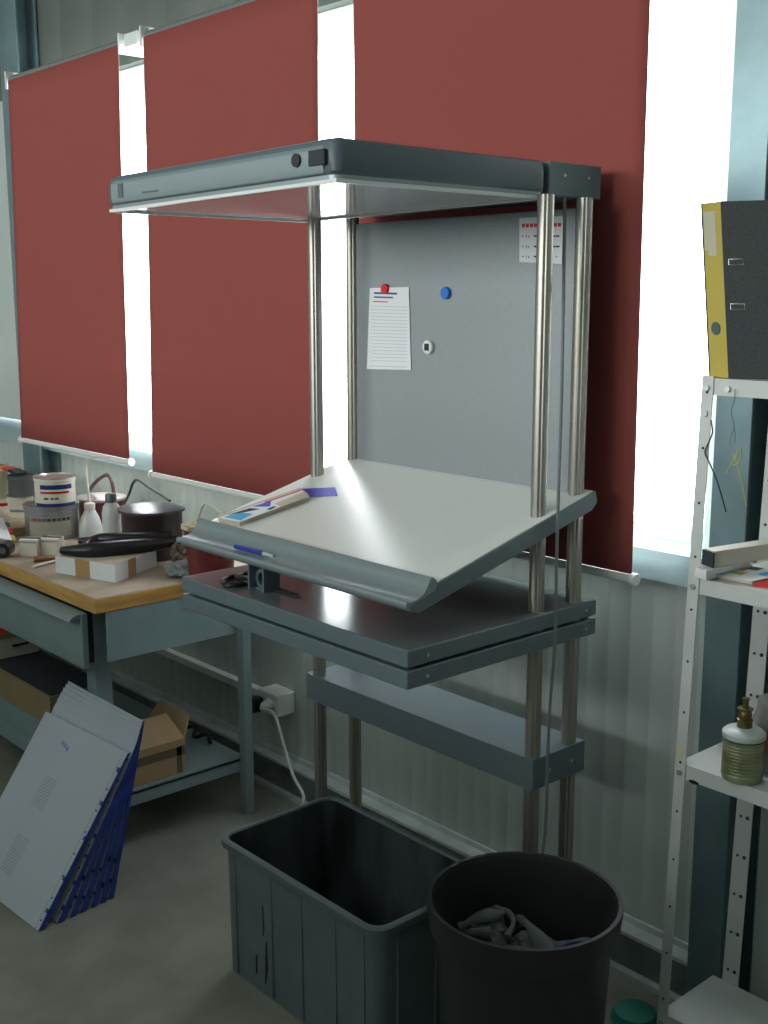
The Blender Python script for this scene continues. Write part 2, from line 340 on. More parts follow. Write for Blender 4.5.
# tilted table top (profile in the plane x = const)
xt0, xt1 = -2.173*K, -1.425*K
Sf = at(437, 584, 'X', xt1); Sr = at(596, 491, 'X', xt1)
d = (Sr-Sf).normalized(); nrm = Vector((0, -d.z, d.y))
Ft = at(411, 600, 'X', xt1)
L = (Sr-Sf).length
def T(s, n_, x): return Vector((x, Sf.y+d.y*s+nrm.y*n_, Sf.z+d.z*s+nrm.z*n_))
th = .036
bm = B(); prism(bm, [T(-.076, -.012, xt0), T(-.074, -.024, xt0), T(-.055, -th+.001, xt0), T(L-.02, -th, xt0), T(L, -th+.01, xt0), T(L, 0, xt0), T(0, 0, xt0), T(-.0, -.012, xt0)], (xt1-xt0, 0, 0))
tab = obj('table_top', bm, M['grey'], stn, bevel=.0015)
bm = B(); hexa(bm, [T(0, 0, xt0+.004), T(0, 0, xt1-.004), T(L-.004, 0, xt1-.004), T(L-.004, 0, xt0+.004), T(0, .0015, xt0+.004), T(0, .0015, xt1-.004), T(L-.004, .0015, xt1-.004), T(L-.004, .0015, xt0+.004)])
obj('work_surface', bm, M['laminate'], tab, label='glossy white laminate surface')
# tray along the front edge: front lip, hollow, raised back lip
def pf(pts, x): return [T(s, n_, x) for s, n_ in pts]
tray_p = [(-.083, -.006), (-.078, -.002), (-.072, -.006), (-.052, -.008), (-.034, -.004), (-.022, .006), (-.013, .016), (-.007, .017), (-.001, .010), (.002, .002), (-.003, -.010), (-.072, -.0125), (-.083, -.012)]
bm = B(); prism(bm, pf(tray_p, xt0), (xt1-xt0, 0, 0)); obj('pen_tray', bm, M['greylight'], tab, angle=50)
p = at(262, 580, 'Y', T(.0, 0, 0).y+.02)
zs1 = zk(.987)
brk_x, brk_y = at(262, 590, 'Z', zs1).x, at(262, 590, 'Z', zs1).y
def zu(y): return T((y-Sf.y+nrm.y*th)/d.y, -th, 0).z
for bx_ in (brk_x,):
    bm = B(); zt_ = zu(brk_y)+.003
    box(bm, bx_-.033, bx_-.027, brk_y-.015, brk_y+.03, zs1, zt_); box(bm, bx_+.022, bx_+.028, brk_y-.015, brk_y+.03, zs1, zt_)
    box(bm, bx_-.027, bx_+.022, brk_y-.002, brk_y+.002, zs1, zs1+.004); 
    obj('tilt_bracket', bm, M['grey'], stn, bevel=.001)
    bm = B(); ring = []
    n = 20; ro = min(.024, (zt_-zs1)/2)
    lo = [[(bx_-.0025+a*math.cos(2*math.pi*i/n), brk_y+.006+yy, zs1+ro+a*math.sin(2*math.pi*i/n)) for i in range(n)] for a, yy in ((ro, -.004), (ro, .004), (ro*.62, .004), (ro*.62, -.004), (ro, -.004))]
    loft(bm, lo, False, False); obj('bracket_ring', bm, M['grey'], stn)
# two stacked slabs
for i, (za, zb) in enumerate(((.987, .955), (.949, .915))):
    bm = B(); box(bm, -2.173*K, -1.431*K, 1.327*K, 1.857*K, zk(zb), zk(za)); sl = obj('shelf_slab', bm, M['grey'], stn, bevel=.003)
    if i == 0:
        bm = B(); box(bm, -2.173*K+.004, -1.431*K-.004, 1.327*K+.004, 1.857*K-.004, zk(za)-.001, zk(za)+.0008); obj('slab_surface', bm, M['shelftop'], sl)
    for y in (1.375, 1.822): screw_x(-1.431*K, y*K, zk((za+zb)/2), sl)
bm = B(); box(bm, -2.12*K, -1.48*K, 1.39*K, 1.80*K, zk(.949), zk(.955)); obj('slab_spacer', bm, M['black'], stn)
# lower narrow shelf
bm = B(); box(bm, -2.288, -1.511, 1.7625, 1.936, .5685, .638); ls = obj('lower_shelf', bm, M['grey'], stn, bevel=.0015)
for u, v in ((549, 769.5), (571, 760.5)): p = at(u, v, 'X', -1.511); screw_x(-1.511, p.y, p.z, ls)
# lamp cable down the right side
bm = B()
cx = -1.425*K+.007
q = [(-1.548, 1.86, ZH0+.005), tuple(at(564.5, 230, 'X', -1.535))] + [(lambda p: (p.x, p.y, p.z))(at(u, v, 'X', cx)) for u, v in ((563, 330), (561, 420), (557, 540), (555, 640), (549, 720), (545, 830))] + [(cx, 1.75, .2), (cx-.01, 1.9, .01)]
tube(bm, q, .0035, 8); obj('lamp_cable', bm, M['cable'], stn)
# ---- things on the board
def on_board(u, v, o=0): return at(u, v, 'Y', YB-o)
def poly_board(bm, pix, o, th=.0006):
    pts = [on_board(u, v, o) for u, v in pix]; prism(bm, pts, (0, -th, 0))
def bar(bm, u0, u1, v, o, h=1.0):
    a = on_board(u0, v, o); b = on_board(u1, v+(u1-u0)*.03, o); hh = h/ppm(a)/2
    prism(bm, [(a.x, a.y, a.z-hh), (b.x, b.y, b.z-hh), (b.x, b.y, b.z+hh), (a.x, a.y, a.z+hh)], (0, -.0003, 0))
nt_ = thing('paper_note', 'white ruled paper form hanging on the grey board under the red magnet', 'paper', on_board(389, 370, .002))
bm = B(); poly_board(bm, [(367, 369), (411, 370), (409, 287), (370, 288)], .002); obj('sheet', bm, M['paper'], nt_)
bm = B()
for i in range(17): bar(bm, 371, 407, 306+i*3.4, .0028, .5)
bar(bm, 370, 407, 366, .0028, .6)
obj('ruled_lines', bm, mat('ruling', (188, 194, 204), .8), nt_)
bm = B(); bar(bm, 374, 397, 293, .0028, 1.8); bar(bm, 374, 393, 297, .0028, 1.4); obj('heading', bm, M['labelblue'], nt_, label='blue printed heading')
bm = B(); bar(bm, 373, 388, 301.5, .0028, 1); obj('heading_line', bm, M['red'], nt_)
nl = thing('notice_label', 'white notice with red heading on the top right corner of the board', 'label', on_board(541, 264, .001))
bm = B(); poly_board(bm, [(519.5, 262), (562, 264), (563, 216), (519.5, 218)], .001); n0 = len(bm.faces)
for u in range(522, 561, 4): bar(bm, u, u+3, 225.5-(u-522)*.02, .0018, 3.6)
n1 = len(bm.faces)
for v in (236, 246.5, 256.5):
    bar(bm, 522, 523.5, v, .0018, 1)
    tm = text_mesh('1 x', .0085); p = on_board(525.5, v+1.6, .0018)
    tm.transform(Matrix.Translation(p) @ Matrix.Rotation(math.pi/2, 4, 'X')); me = bpy.data.meshes.new('t'); tm.to_mesh(me); tm.free(); bm.from_mesh(me); bpy.data.meshes.remove(me)
    for u in (534, 538.5, 552, 556): bar(bm, u, u+(3.5 if v < 250 or u < 540 else 1), v, .0018, 1.6)
bm.faces.ensure_lookup_table()
for f in bm.faces[n0:n1]: f.material_index = 1
for f in bm.faces[n1:]: f.material_index = 2
obj('sheet', bm, [M['paper'], M['red'], M['inkdark']], nl)
def magnet(u, v, r, m, label, dark=False):
    p = on_board(u, v); t = thing('magnet', label, 'magnet', (p.x, YB, p.z-r))
    bm = B(); lathe(bm, [(r, 0), (r, .005), (r*.9, .007)], n=28); bm.transform(Matrix.Translation((p.x, YB-.002, p.z)) @ Matrix.Rotation(math.pi/2, 4, 'X')); obj('disc', bm, m, t)
    if dark:
        bm = B(); box(bm, p.x-.007, p.x+.007, YB-.0105, YB-.0085, p.z-.008, p.z+.008); obj('insert', bm, M['inkdark'], t)
magnet(386.5, 289, .0125, M['red'], 'round red magnet holding the paper form on the board')
magnet(447, 293, .014, M['blue'], 'round blue magnet alone near the middle of the board')
magnet(429.5, 347, .0165, M['white'], 'round white magnet with dark square centre on the board', True)
# ---- things on the table top
def on_tab(u, v, h=0):      # pixel to a point on the tilted surface
    o = T(0, h, 0); o.x = 0; dd = fwd + cr*((u-384)/F) - cu*((v-512)/F)
    k = (o-CAM).dot(nrm)/dd.dot(nrm); return CAM+dd*k
def tab_poly(pix, h0, h1):
    bm = B(); pts = [on_tab(u, v, h0) for u, v in pix]; prism(bm, pts, nrm*(h1-h0)); return bm
sw = thing('colour_fan', 'closed colour swatch fan with blue and purple patches on the white table', 'swatch book', on_tab(268, 510, .002))
fan = [(219, 521.5), (240, 526), (310, 500), (301, 493)]
obj('pages', tab_poly(fan, .002, .016), M['beige'], sw)
def lp(a, b, t): return (a[0]+(b[0]-a[0])*t, a[1]+(b[1]-a[1])*t)
def fan_patch(name, pts, m, h=.0165):
    pix = []
    for s, t in pts: pix.append(lp(lp((219, 518), (301, 489.5), s), lp((240, 522), (309, 496.5), s), t))
    return obj(name, tab_poly(pix, h-.0003, h+.0004), m, sw)
fan_patch('cover', [(0, 0), (0, 1), (1, 1), (1, 0)], M['paper'], .016)
fan_patch('blue_patch', [(.04, .08), (.04, .9), (.26, .7), (.22, .25)], M['cyan'])
fan_patch('dark_patch', [(.10, .02), (.22, .25), (.40, .5), (.36, .1)], M['inkdark'])
fan_patch('purple_patch', [(.40, .05), (.52, .6), (.62, .1)], M['purple'])
fan_patch('red_stripe', [(.55, .0), (.56, .10), (1, .12), (1, .02)], M['red'])
fan_patch('small_mark', [(.44, .75), (.46, .9), (.56, .85), (.54, .7)], M['inkdark'])
fan_patch('beige_stripe', [(.6, .5), (.6, .95), (1, .95), (1, .35)], M['beige'])
bm = tab_poly([(299, 489), (335, 487.5), (338, 496), (310, 497)], .002, .0028); mono('blue_card', bm, M['purple'], 'violet blue card lying behind the swatch fan on the table', 'card')
def tray_pt(u, v): 
    return at(u, v, 'Y', T(-.055, 0, 0).y)
a, b = tray_pt(236, 545.5), tray_pt(262, 549.5); zt_ = T(-.055, -.008, 0).z+.007
a.z = b.z = zt_; b.y += .004; e_ = b+(b-a)*.35; a0 = a-(b-a)*.02
pn = thing('ballpoint_pen', 'blue ballpoint pen with clear tip lying in the front tray', 'pen', a)
bm = B(); tube(bm, [a0, b], .0052, 12, False); obj('barrel', bm, mat('pen_blue', (44, 52, 160), .35), pn)
bm = B(); tube(bm, [b, e_], lambda t: .005-.002*t, 12, False); obj('tip', bm, M['clear'], pn)
# scissors on the slab
sc_ = thing('scissors', 'black handled scissors lying on the grey slab below the tray', 'scissors', at(250, 585, 'Z', zs1))
def on_slab(u, v, h=0): return at(u, v, 'Z', zs1+.001+h)
for (pts) in (((222, 581), (230, 577), (243, 577), (250, 581), (240, 585), (226, 585), (222, 581)), ((236, 577), (246, 573.5), (258, 576), (256, 580), (246, 581), (238, 579), (236, 577))):
    bm = B(); tube(bm, [on_slab(u, v, .005) for u, v in pts], .0052, 8); obj('handle', bm, M['black'], sc_)
for p0, p1 in (((250, 582), (300, 597.5)), ((254, 580), (298, 595))):
    a, b = on_slab(*p0, .003), on_slab(*p1, .001); s_ = (b-a).cross(Vector((0, 0, 1))).normalized()
    bm = B(); hexa(bm, [a-s_*.008, b-s_*.002, b+s_*.002, a+s_*.007]+[q+Vector((0, 0, .0022)) for q in (a-s_*.008, b-s_*.002, b+s_*.002, a+s_*.007)]); obj('blade', bm, M['inkdark'], sc_)
# ================================================================== BINS
bn = thing('storage_bin', 'large rectangular grey plastic bin with ink stains, on the floor under the stand', 'bin', (-1.885, 1.58, 0))
bx = (-2.182, -1.60, 1.400, 1.757); zt = .342
bm = B()
def rr_(ins, z, r): return rrect(bx[0]+ins, bx[1]-ins, bx[2]+ins, bx[3]-ins, r, z, 6)
loft(bm, [rr_(.016, 0, .03), rr_(.012, zt-.03, .035), rr_(.012, zt-.022, .035)], True, False)
loft(bm, [rr_(.012, zt-.022, .035), rr_(0, zt-.018, .04), rr_(-.001, zt-.003, .04), rr_(.004, zt, .04), rr_(.013, zt, .034), rr_(.0165, zt-.004, .03)], False, False)
for x in (-1.975, -1.862, -1.745, -1.652, -2.118): box(bm, x-.0018, x+.0018, bx[2]+.011, bx[2]+.03, .008, zt-.02)
for y in (1.47, 1.58, 1.69):
    box(bm, bx[1]-.03, bx[1]-.008, y-.002, y+.002, .01, zt-.02)
obj('shell', bm, M['binwall'], bn)
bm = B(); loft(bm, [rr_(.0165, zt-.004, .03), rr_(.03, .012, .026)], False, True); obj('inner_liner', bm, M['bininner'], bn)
def stain(name, pts, par, m, ax, c, th):
    bm = B(); prism(bm, [at(u, v, ax, c) for u, v in pts], th); return obj(name, bm, m, par)
for pts in (((262, 905), (263, 906), (264, 932), (263, 936)), ((265.5, 945), (266.5, 942), (267, 970), (265, 984), (265, 965)), ((255.7, 955), (256.1, 956), (256.1, 972), (255.8, 974))):
    stain('ink_streak', pts, bn, M['black'], 'Y', bx[2]+.0125, (0, .01, 0))
bb = thing('waste_bin', 'round black open waste bin holding rags, right of the rectangular bin', 'bin', (-1.345, 1.565, 0))
C0 = (-1.349, 1.558, 0); zb = .468
bm = B(); lathe(bm, [(.145, 0), (.150, .01), (.168, zb-.06), (.181, zb-.058), (.187, zb-.008), (.186, zb), (.178, zb), (.175, zb-.01)], C0, 64, True, False); obj('shell', bm, M['binblack'], bb)
bm = B(); lathe(bm, [(.175, zb-.01), (.160, zb-.06), (.142, .02)], C0, 64, False, True); obj('inner_wall', bm, mat('black_bin_inner', (30, 32, 34), .6), bb)
def lump(c, rx, ry, rz, seed, rot=0, amp=.35, fr=2.2):
    bm = B(); bmesh.ops.create_icosphere(bm, subdivisions=5, radius=1)
    for v in bm.verts:
        p = v.co.copy(); n1 = noise.noise(p*fr+Vector((seed, 0, 0))); n2 = abs(noise.noise(p*fr*2.1+Vector((0, seed*1.7, 0))))
        r = 1+amp*n1*1.4-amp*n2*.9
        v.co = Vector((p.x*rx*r, p.y*ry*r, max(p.z, -.55)*rz*r))
    bm.transform(Matrix.Translation(c) @ Matrix.Rotation(rot, 4, 'Z')); return bm
zr = zb-.115
def rag(c, rx, ry, rz, seed, m, label, coils=()):
    t = thing('rag', label, 'rag', (c[0], c[1], c[2]-rz*.5), group='rags in the black bin')
    obj('cloth', lump(c, rx, ry, rz, seed, .3, .3, 1.3), m, t)
    for pts, r in coils:
        bm = B(); rd = random.Random(seed); tube(bm, [Vector(c)+Vector(p) for p in pts], lambda q: r*(.8+.35*math.sin(q*11+seed)), 10, True, .7); obj('fold', bm, m, t)
rag((-1.43, 1.545, zr), .045, .05, .04, 3, M['rag'], 'crumpled grey rag rolled into a coil at the left inside the black bin', (([(.05*math.cos(a*.7), .05*math.sin(a*.7), .022+.016*math.sin(a)) for a in range(9)], .013), ([(-.03, -.05, .03), (.0, -.02, .05), (.01, .03, .045), (-.02, .05, .03)], .012)))
rag((-1.345, 1.585, zr-.01), .06, .035, .035, 8, M['rag'], 'twisted grey rag in the middle of the black bin', (([(-.07, .03, .02), (-.03, .01, .045), (.02, -.01, .04), (.07, -.02, .02), (.09, -.05, .01)], .016), ([(-.06, -.04, .01), (0, -.05, .02), (.05, -.055, .015)], .013)))
rag((-1.275, 1.62, zr-.01), .035, .04, .035, 12, mat('blue_grey_rag', (76, 82, 108), .95, var=.25, scale=14), 'bluish grey rag at the right inside the black bin', (([(-.03, -.04, .02), (0, 0, .04), (.02, .05, .02)], .014),))
rag((-1.352, 1.555, zr-.10), .12, .115, .06, 21, mat('dark_rag', (50, 56, 56), .95, var=.3, scale=14), 'dark rag lying underneath the others in the black bin')
bm = B(); tube(bm, [(-1.33, 1.96, .006), (-1.36, 1.90, .006), (-1.33, 1.82, .006), (-1.28, 1.76, .006), (-1.2, 1.7, .006)], .005); mono('floor_cable', bm, M['cablewhite'], 'pale cable on the floor right of the round black bin', 'cable')
p = at(640, 1019, 'Z', .0); bm = B(); lathe(bm, [(.05, 0), (.055, .012), (.045, .03), (.02, .036)], (p.x, p.y-.02, 0), 24); mono('rubber_foot_pad', bm, M['teal'], 'teal rubber pad on the floor beside the shelf upright', 'pad')
# ================================================================== WORKBENCH
ZB = .775; bX = -2.855; bY = 1.465
wb = thing('workbench', 'grey steel workbench with thick wooden top, left of the inspection stand', 'workbench', (-3.7, 1.75, 0))
bm = B(); box(bm, -4.55, bX, bY, 2.085, ZB-.044, ZB-.002); top = obj('bench_top', bm, M['benchwood'], wb, bevel=.003)
bm = B(); box(bm, -4.545, bX-.004, bY+.004, 2.08, ZB-.002, ZB); obj('top_surface', bm, M['benchtop'], top)
for x, y, w_ in ((-2.94, 1.50, .058), (-2.826, 1.935, .034), (-4.5, 1.50, .05), (-4.5, 2.0, .035)):
    bm = B(); box(bm, x-w_ if x < -3 or w_ > .05 else x-w_, x+.0 if w_ > .05 else x, y, y+w_*.9, 0, ZB-.044); obj('leg', bm, M['benchgreen'], wb, bevel=.003)
bm = B(); box(bm, bX-.012, bX-.004, 1.50, 1.96, .585, ZB-.044); obj('side_apron', bm, M['benchgreen'], wb, bevel=.001)
bm = B(); box(bm, -4.5, -2.9, 2.03, 2.04, .55, ZB-.044); obj('rear_apron', bm, M['benchgreen'], wb)
bm = B(); box(bm, -4.5, bX-.002, 1.50, 1.96, .168, .176); box(bm, bX-.010, bX-.002, 1.50, 1.945, .135, .176); box(bm, -4.5, bX-.02, 1.50, 1.51, .135, .168); obj('lower_shelf', bm, M['benchgreen'], wb, bevel=.001)
dr = []
bm = B(); box(bm, -3.62, -2.915, 1.452, 1.47, .56, .722); dw = obj('drawer', bm, M['benchgreen'], wb, bevel=.002)
bm = B(); prism(bm, [(-3.62, 1.452, .722), (-3.62, 1.425, .716), (-3.62, 1.415, .704), (-3.62, 1.419, .700), (-3.62, 1.43, .708), (-3.62, 1.452, .710)], (.70, 0, 0)); obj('drawer_handle', bm, M['greylight'], dw)
# drawer case behind the front
bm = B(); box(bm, -3.6, -2.945, 1.47, 1.9, .565, .72); obj('drawer_case', bm, M['inkdark'], wb)
# ---- on the bench's lower shelf
def cbox_on(u0, u1):
    pass
cb = thing('cardboard_box', 'small open cardboard box on the lower shelf at the bench end', 'box', (-2.98, 1.68, .176))
X0, X1, Ya, Yb_, zc = -3.10, -2.885, 1.56, 1.755, .285
bm = B(); t_ = .004
box(bm, X0, X1, Ya, Yb_, .177, .181); box(bm, X0, X0+t_, Ya, Yb_, .181, zc); box(bm, X1-t_, X1, Ya, Yb_, .181, zc); box(bm, X0+t_, X1-t_, Ya, Ya+t_, .181, zc); box(bm, X0+t_, X1-t_, Yb_-t_, Yb_, .181, zc)
obj('carton', bm, M['card'], cb)
bm = B(); hexa(bm, [(X1-t_, Ya, zc), (X1, Ya, zc), (X1, Yb_, zc), (X1-t_, Yb_, zc), (X1-.09, Ya+.01, zc+.055), (X1-.087, Ya+.01, zc+.057), (X1-.087, Yb_-.01, zc+.057), (X1-.09, Yb_-.01, zc+.055)]); obj('flap', bm, M['card'], cb)
bm = B(); hexa(bm, [(X0, Yb_-t_, zc), (X1, Yb_-t_, zc), (X1, Yb_, zc), (X0, Yb_, zc), (X0+.02, Yb_+.03, zc+.06), (X1-.02, Yb_+.03, zc+.06), (X1-.02, Yb_+.034, zc+.06), (X0+.02, Yb_+.034, zc+.06)]); obj('flap', bm, M['card'], cb)
bm = B(); box(bm, X1, X1+.0008, Ya, Yb_, .235, .262); box(bm, X1, X1+.0008, Yb_-.03, Yb_-.012, .18, .262); obj('tape', bm, mat('dark_tape', (104, 92, 72), .5), cb)
bm = B(); tube(bm, [(-3.24, 1.80, .186), (-3.2, 1.86, .195), (-3.15, 1.92, .20), (-3.10, 1.93, .215), (-3.08, 1.91, .19), (-3.05, 1.94, .20), (-3.01, 1.925, .187)], lambda t: .007); mono('black_hose', bm, M['black'], 'black hose lying behind the cardboard box on the lower shelf', 'hose')
cr_ = thing('wooden_tray', 'shallow wooden tray under the drawer on the bench lower shelf', 'tray', (-3.6, 1.7, .177))
bm = B(); box(bm, -4.1, -3.32, 1.53, 1.74, .25, .350); obj('case', bm, M['wood'], cr_, bevel=.002)
bm = B(); box(bm, -4.09, -3.33, 1.54, 1.73, .350, .352); obj('lining', bm, M['inkdark'], cr_)
bm = B(); box(bm, -4.1, -3.32, 1.53, 1.74, .177, .249); obj('base', bm, M['benchgreen'], cr_)
rb = thing('parts_box', 'cream box with a red lid on the wooden tray under the bench', 'box', (-3.97, 1.64, .353))
bm = B(); box(bm, -4.15, -3.79, 1.56, 1.72, .353, .425); obj('carton', bm, M['labelbeige'], rb, bevel=.003)
bm = B(); box(bm, -4.155, -3.785, 1.555, 1.725, .425, .445); obj('rim', bm, M['wood'], rb, bevel=.003)
bm = B(); hexa(bm, [(-4.15, 1.56, .445), (-3.79, 1.56, .445), (-3.79, 1.72, .445), (-4.15, 1.72, .445), (-4.08, 1.60, .475), (-3.86, 1.60, .475), (-3.86, 1.68, .475), (-4.08, 1.68, .475)]); obj('lid', bm, M['red'], rb, bevel=.004)
bm = B(); box(bm, -3.79, -3.788, 1.62, 1.68, .39, .398); obj('slot', bm, M['black'], rb)
# ================================================================== THINGS ON THE BENCH
def spot(u, v, Y):            # point above the bench seen at this pixel, at depth Y
    p = at(u, v, 'Y', Y); return p, ppm(p)
# white box with brown tape
P0 = Vector((-2.985, 1.601, ZB)); ea = Vector((-.234, -.074, 0)); eb = Vector((-.11, .203, 0)); zh = Vector((0, 0, .054))
wbx = thing('taped_box', 'flat white cardboard box with brown tape bands on the bench', 'box', P0+(ea+eb)/2)
bm = B(); hexa(bm, [P0, P0+eb, P0+eb+ea, P0+ea, P0+zh, P0+eb+zh, P0+eb+ea+zh, P0+ea+zh]); obj('carton', bm, mat('box_white', (222, 226, 230), .6), wbx, bevel=.0015)
def band(o, e, n, s0, s1, nm):
    bm = B(); a = o+e*s0; b = o+e*s1; k = n*.0008; hexa(bm, [a+k*.1, b+k*.1, b+k, a+k, a+k*.1+zh, b+k*.1+zh, b+k+zh, a+k+zh]); obj('tape', bm, M['tape'], wbx)
na = Vector((ea.y, -ea.x, 0)).normalized(); na = na if na.y < 0 else -na
nb = Vector((eb.y, -eb.x, 0)).normalized(); nb = nb if nb.x > 0 else -nb
band(P0, ea, na, .42, .66, 1); band(P0, eb, nb, .30, .48, 1)
bm = B(); o = P0+zh; k = Vector((0, 0, .001)); hexa(bm, [o, o+eb, o+eb+ea, o+ea, o+k, o+eb+k, o+eb+ea+k, o+ea+k]); obj('lid', bm, mat('box_lid', (188, 176, 156), .7), wbx)
# black rubber gauntlets lying across the box
def on_box(u, v, h=.02): return at(u, v, 'Z', ZB+.055+h)
gv = thing('rubber_glove', 'pair of long black rubber gloves draped across the taped box', 'glove', on_box(110, 550, 0))
bm = B(); tube(bm, [on_box(178, 541), on_box(150, 545), on_box(120, 548), on_box(96, 550), on_box(80, 551, .016), on_box(62, 550.5, .012)], lambda t: .017+.008*math.sin(t*3)+(-.006*max(0, t-.75)*4), 14); obj('gauntlet', bm, M['black'], gv)
bm = B(); tube(bm, [on_box(172, 536, .035), on_box(145, 538, .035), on_box(115, 539, .035), on_box(98, 540, .03), on_box(86, 546, .02), on_box(88, 553, .012)], lambda t: .015+.005*math.sin(t*4), 14); obj('gauntlet', bm, M['black'], gv)
bm = B(); tube(bm, [on_box(100, 538, .03), on_box(90, 540, .028), on_box(80, 541, .022)], .011, 10); obj('thumb', bm, M['black'], gv)
def can(name, label, u, vtop, Y, zbase, halfpx, m, lidm, group=None, rim=True, lid='lid', ztop=None):
    p, s = spot(u, vtop, Y); r = halfpx/s; c = (p.x, Y, 0); zt = ztop or p.z
    t = thing(name, label, 'tin' if name == 'paint_tin' else 'pot', (p.x, Y, zbase))
    bm = B(); lathe(bm, [(r*.96, zbase), (r*.97, zbase+.004), (r*.97, zt-.012), (r, zt-.010), (r, zt-.001)], c, 48, True, True); obj('body', bm, m, t)
    bm = B(); lathe(bm, [(r, zt-.001), (r*1.015, zt), (r*1.015, zt+.004), (r*.95, zt+.004), (r*.93, zt+.001)], c, 48, True, True); obj(lid, bm, lidm, t)
    return t, c, r, zt
def wrap(par, c, r, z0, z1, a0, a1, m, nm='label_band', n=24, o=.0006):
    bm = B(); A = [a0+(a1-a0)*i/n for i in range(n+1)]
    v = [[bm.verts.new((c[0]+(r+o_)*math.cos(a), c[1]+(r+o_)*math.sin(a), z)) for a in A] for z, o_ in ((z0, o), (z1, o))]
    for i in range(n): bm.faces.new((v[0][i], v[0][i+1], v[1][i+1], v[1][i]))
    bmesh.ops.solidify(bm, geom=bm.faces[:], thickness=-.0004); return obj(nm, bm, m, par)
def face_dir(c): return math.atan2(CAM.y-c[1], CAM.x-c[0])
# large tin with printed colour dots, small tin on top of it
t, c, r, zt = can('paint_tin', 'large grey ink tin with a row of coloured dots on its label', 51, 503.5, 1.77, ZB, 27, M['tin'], M['tin'])
a = face_dir(c); hb0 = zt-ZB; wrap(t, c, r*.97, ZB+hb0*.12, ZB+hb0*.58, a-.95, a+.75, M['labelbeige'])
cols = [(200, 190, 60), (190, 60, 50), (190, 90, 90), (60, 120, 170), (50, 80, 130), (60, 60, 60), (90, 90, 60), (50, 50, 50), (60, 50, 50)]
dotm = [mat('dot_%d' % i, q, .5) for i, q in enumerate(cols)]
for i in range(9):
    an = a-.85+i*.185; wrap(t, c, r*.97, ZB+hb0*.60, ZB+hb0*.68, an-.055, an+.055, dotm[i], 'colour_dot', 3, .0012)
wrap(t, c, r*.97, ZB+hb0*.70, ZB+hb0*.715, a-.95, a+.75, M['labelbeige'])
t2, c2, r2, zt2 = can('paint_tin', 'small ink tin with blue and white label on top of the large grey tin', 54.5, 476.5, 1.77, zt+.0045, 20.5, M['labelbeige'], mat('lid_shiny', (206, 206, 198), .25, .7))
a = face_dir(c2); hh = zt2-zt
wrap(t2, c2, r2*.97, zt+.0045+hh*.60, zt+hh*.80, a-.8, a+.9, M['labelblue']); wrap(t2, c2, r2*.97, zt+hh*.50, zt+hh*.57, a-.8, a+.7, M['red']); wrap(t2, c2, r2*.97, zt+.005, zt+hh*.16, a-1.2, a+1.2, M['labelblue'])
for q0, q1 in ((-.6, -.35), (-.25, -.1), (-.05, .15)): wrap(t2, c2, r2*.97, zt+hh*.30, zt+hh*.36, a+q0, a+q1, M['inkdark'], 'printed_text', 4)
# white tin and dark tin behind, stacked
t3, c3, r3, zt3 = can('paint_tin', 'white tin with grey stripe under the dark tin at the back left', 20, 495.5, 1.86, ZB, 12.5, M['labelbeige'], M['tin'])
a = face_dir(c3); wrap(t3, c3, r3*.97, ZB+.02, ZB+.028, a-1, a+1, M['ink'])
can('paint_tin', 'dark grey tin stacked on the white tin at the back left', 21, 476, 1.86, zt3+.0045, 13.5, M['tindark'], M['tindark'])
t4, c4, r4, zt4 = can('paint_tin', 'tin with red striped label at the left edge of the bench', 0, 497, 1.86, ZB, 12, M['labelbeige'], mat('lid_pale', (196, 190, 180), .4, .4))
a = face_dir(c4); wrap(t4, c4, r4*.97, zt4-.03, zt4-.018, a-1, a+1, M['red'])
t5, c5, r5, zt5 = can('paint_tin', 'pale tin with red label piece on the striped tin at the left edge', 2, 470, 1.86, zt4+.0045, 6, mat('olive_tin', (150, 148, 120), .5), M['paper'])
rg = thing('colour_rag', 'black, yellow and red striped cloth draped over the tin at the left edge', 'cloth', (c5[0], c5[1], zt5+.005))
s5 = ppm((c5[0], c5[1], zt5))
for (u0, u1, mm) in ((-16, 1, M['black']), (1, 8, M['orange']), (8, 14, M['red']), (14, 22, M['black'])):
    p0, _ = spot(u0, 463, 1.86); p1, _ = spot(u1, 464, 1.86); bm = B()
    zc_ = zt5+.005; w0 = .03
    p0.z = zc_+.008; p1.z = zc_+(.008 if u1 < 20 else .0)
    hexa(bm, [p0+Vector((0, -w0, -.003)), p1+Vector((0, -w0, -.003)), p1+Vector((0, w0, -.003)), p0+Vector((0, w0, -.003)), p0+Vector((0, -w0*.7, .006)), p1+Vector((0, -w0*.7, .004)), p1+Vector((0, w0*.7, .004)), p0+Vector((0, w0*.7, .006))])
    obj('stripe', bm, mm, rg, bevel=.002)
# paper pile and tape roll at the left edge
bm = B(); pp = [at(u, v, 'Z', ZB+h) for u, v, h in ((-22, 536, .055), (12, 541, .035), (3, 519, .06), (-22, 515, .08))]
prism(bm, pp, (0, 0, .004)); ps = thing('catalogue', 'white brochure with coloured tabs leaning at the left bench edge', 'brochure', (pp[1].x, pp[1].y, ZB+.03)); obj('cover', bm, M['paper'], ps)
for i, mm in enumerate((M['yellow'], M['red'], M['teal'])):
    q = pp[1].lerp(pp[2], .05+.3*i); e1 = (pp[2]-pp[1])*.2; e2 = (pp[1]-pp[0])*.14
    bm = B(); prism(bm, [q, q+e1, q+e1+e2, q+e2], (0, 0, .002)); obj('index_tab', bm, mm, ps)
p = at(4, 551, 'Z', ZB+.02)
bm = B(); n = 28; ax_ = Vector((.75, -.66, 0)); sd = ax_.cross(Vector((0, 0, 1)))
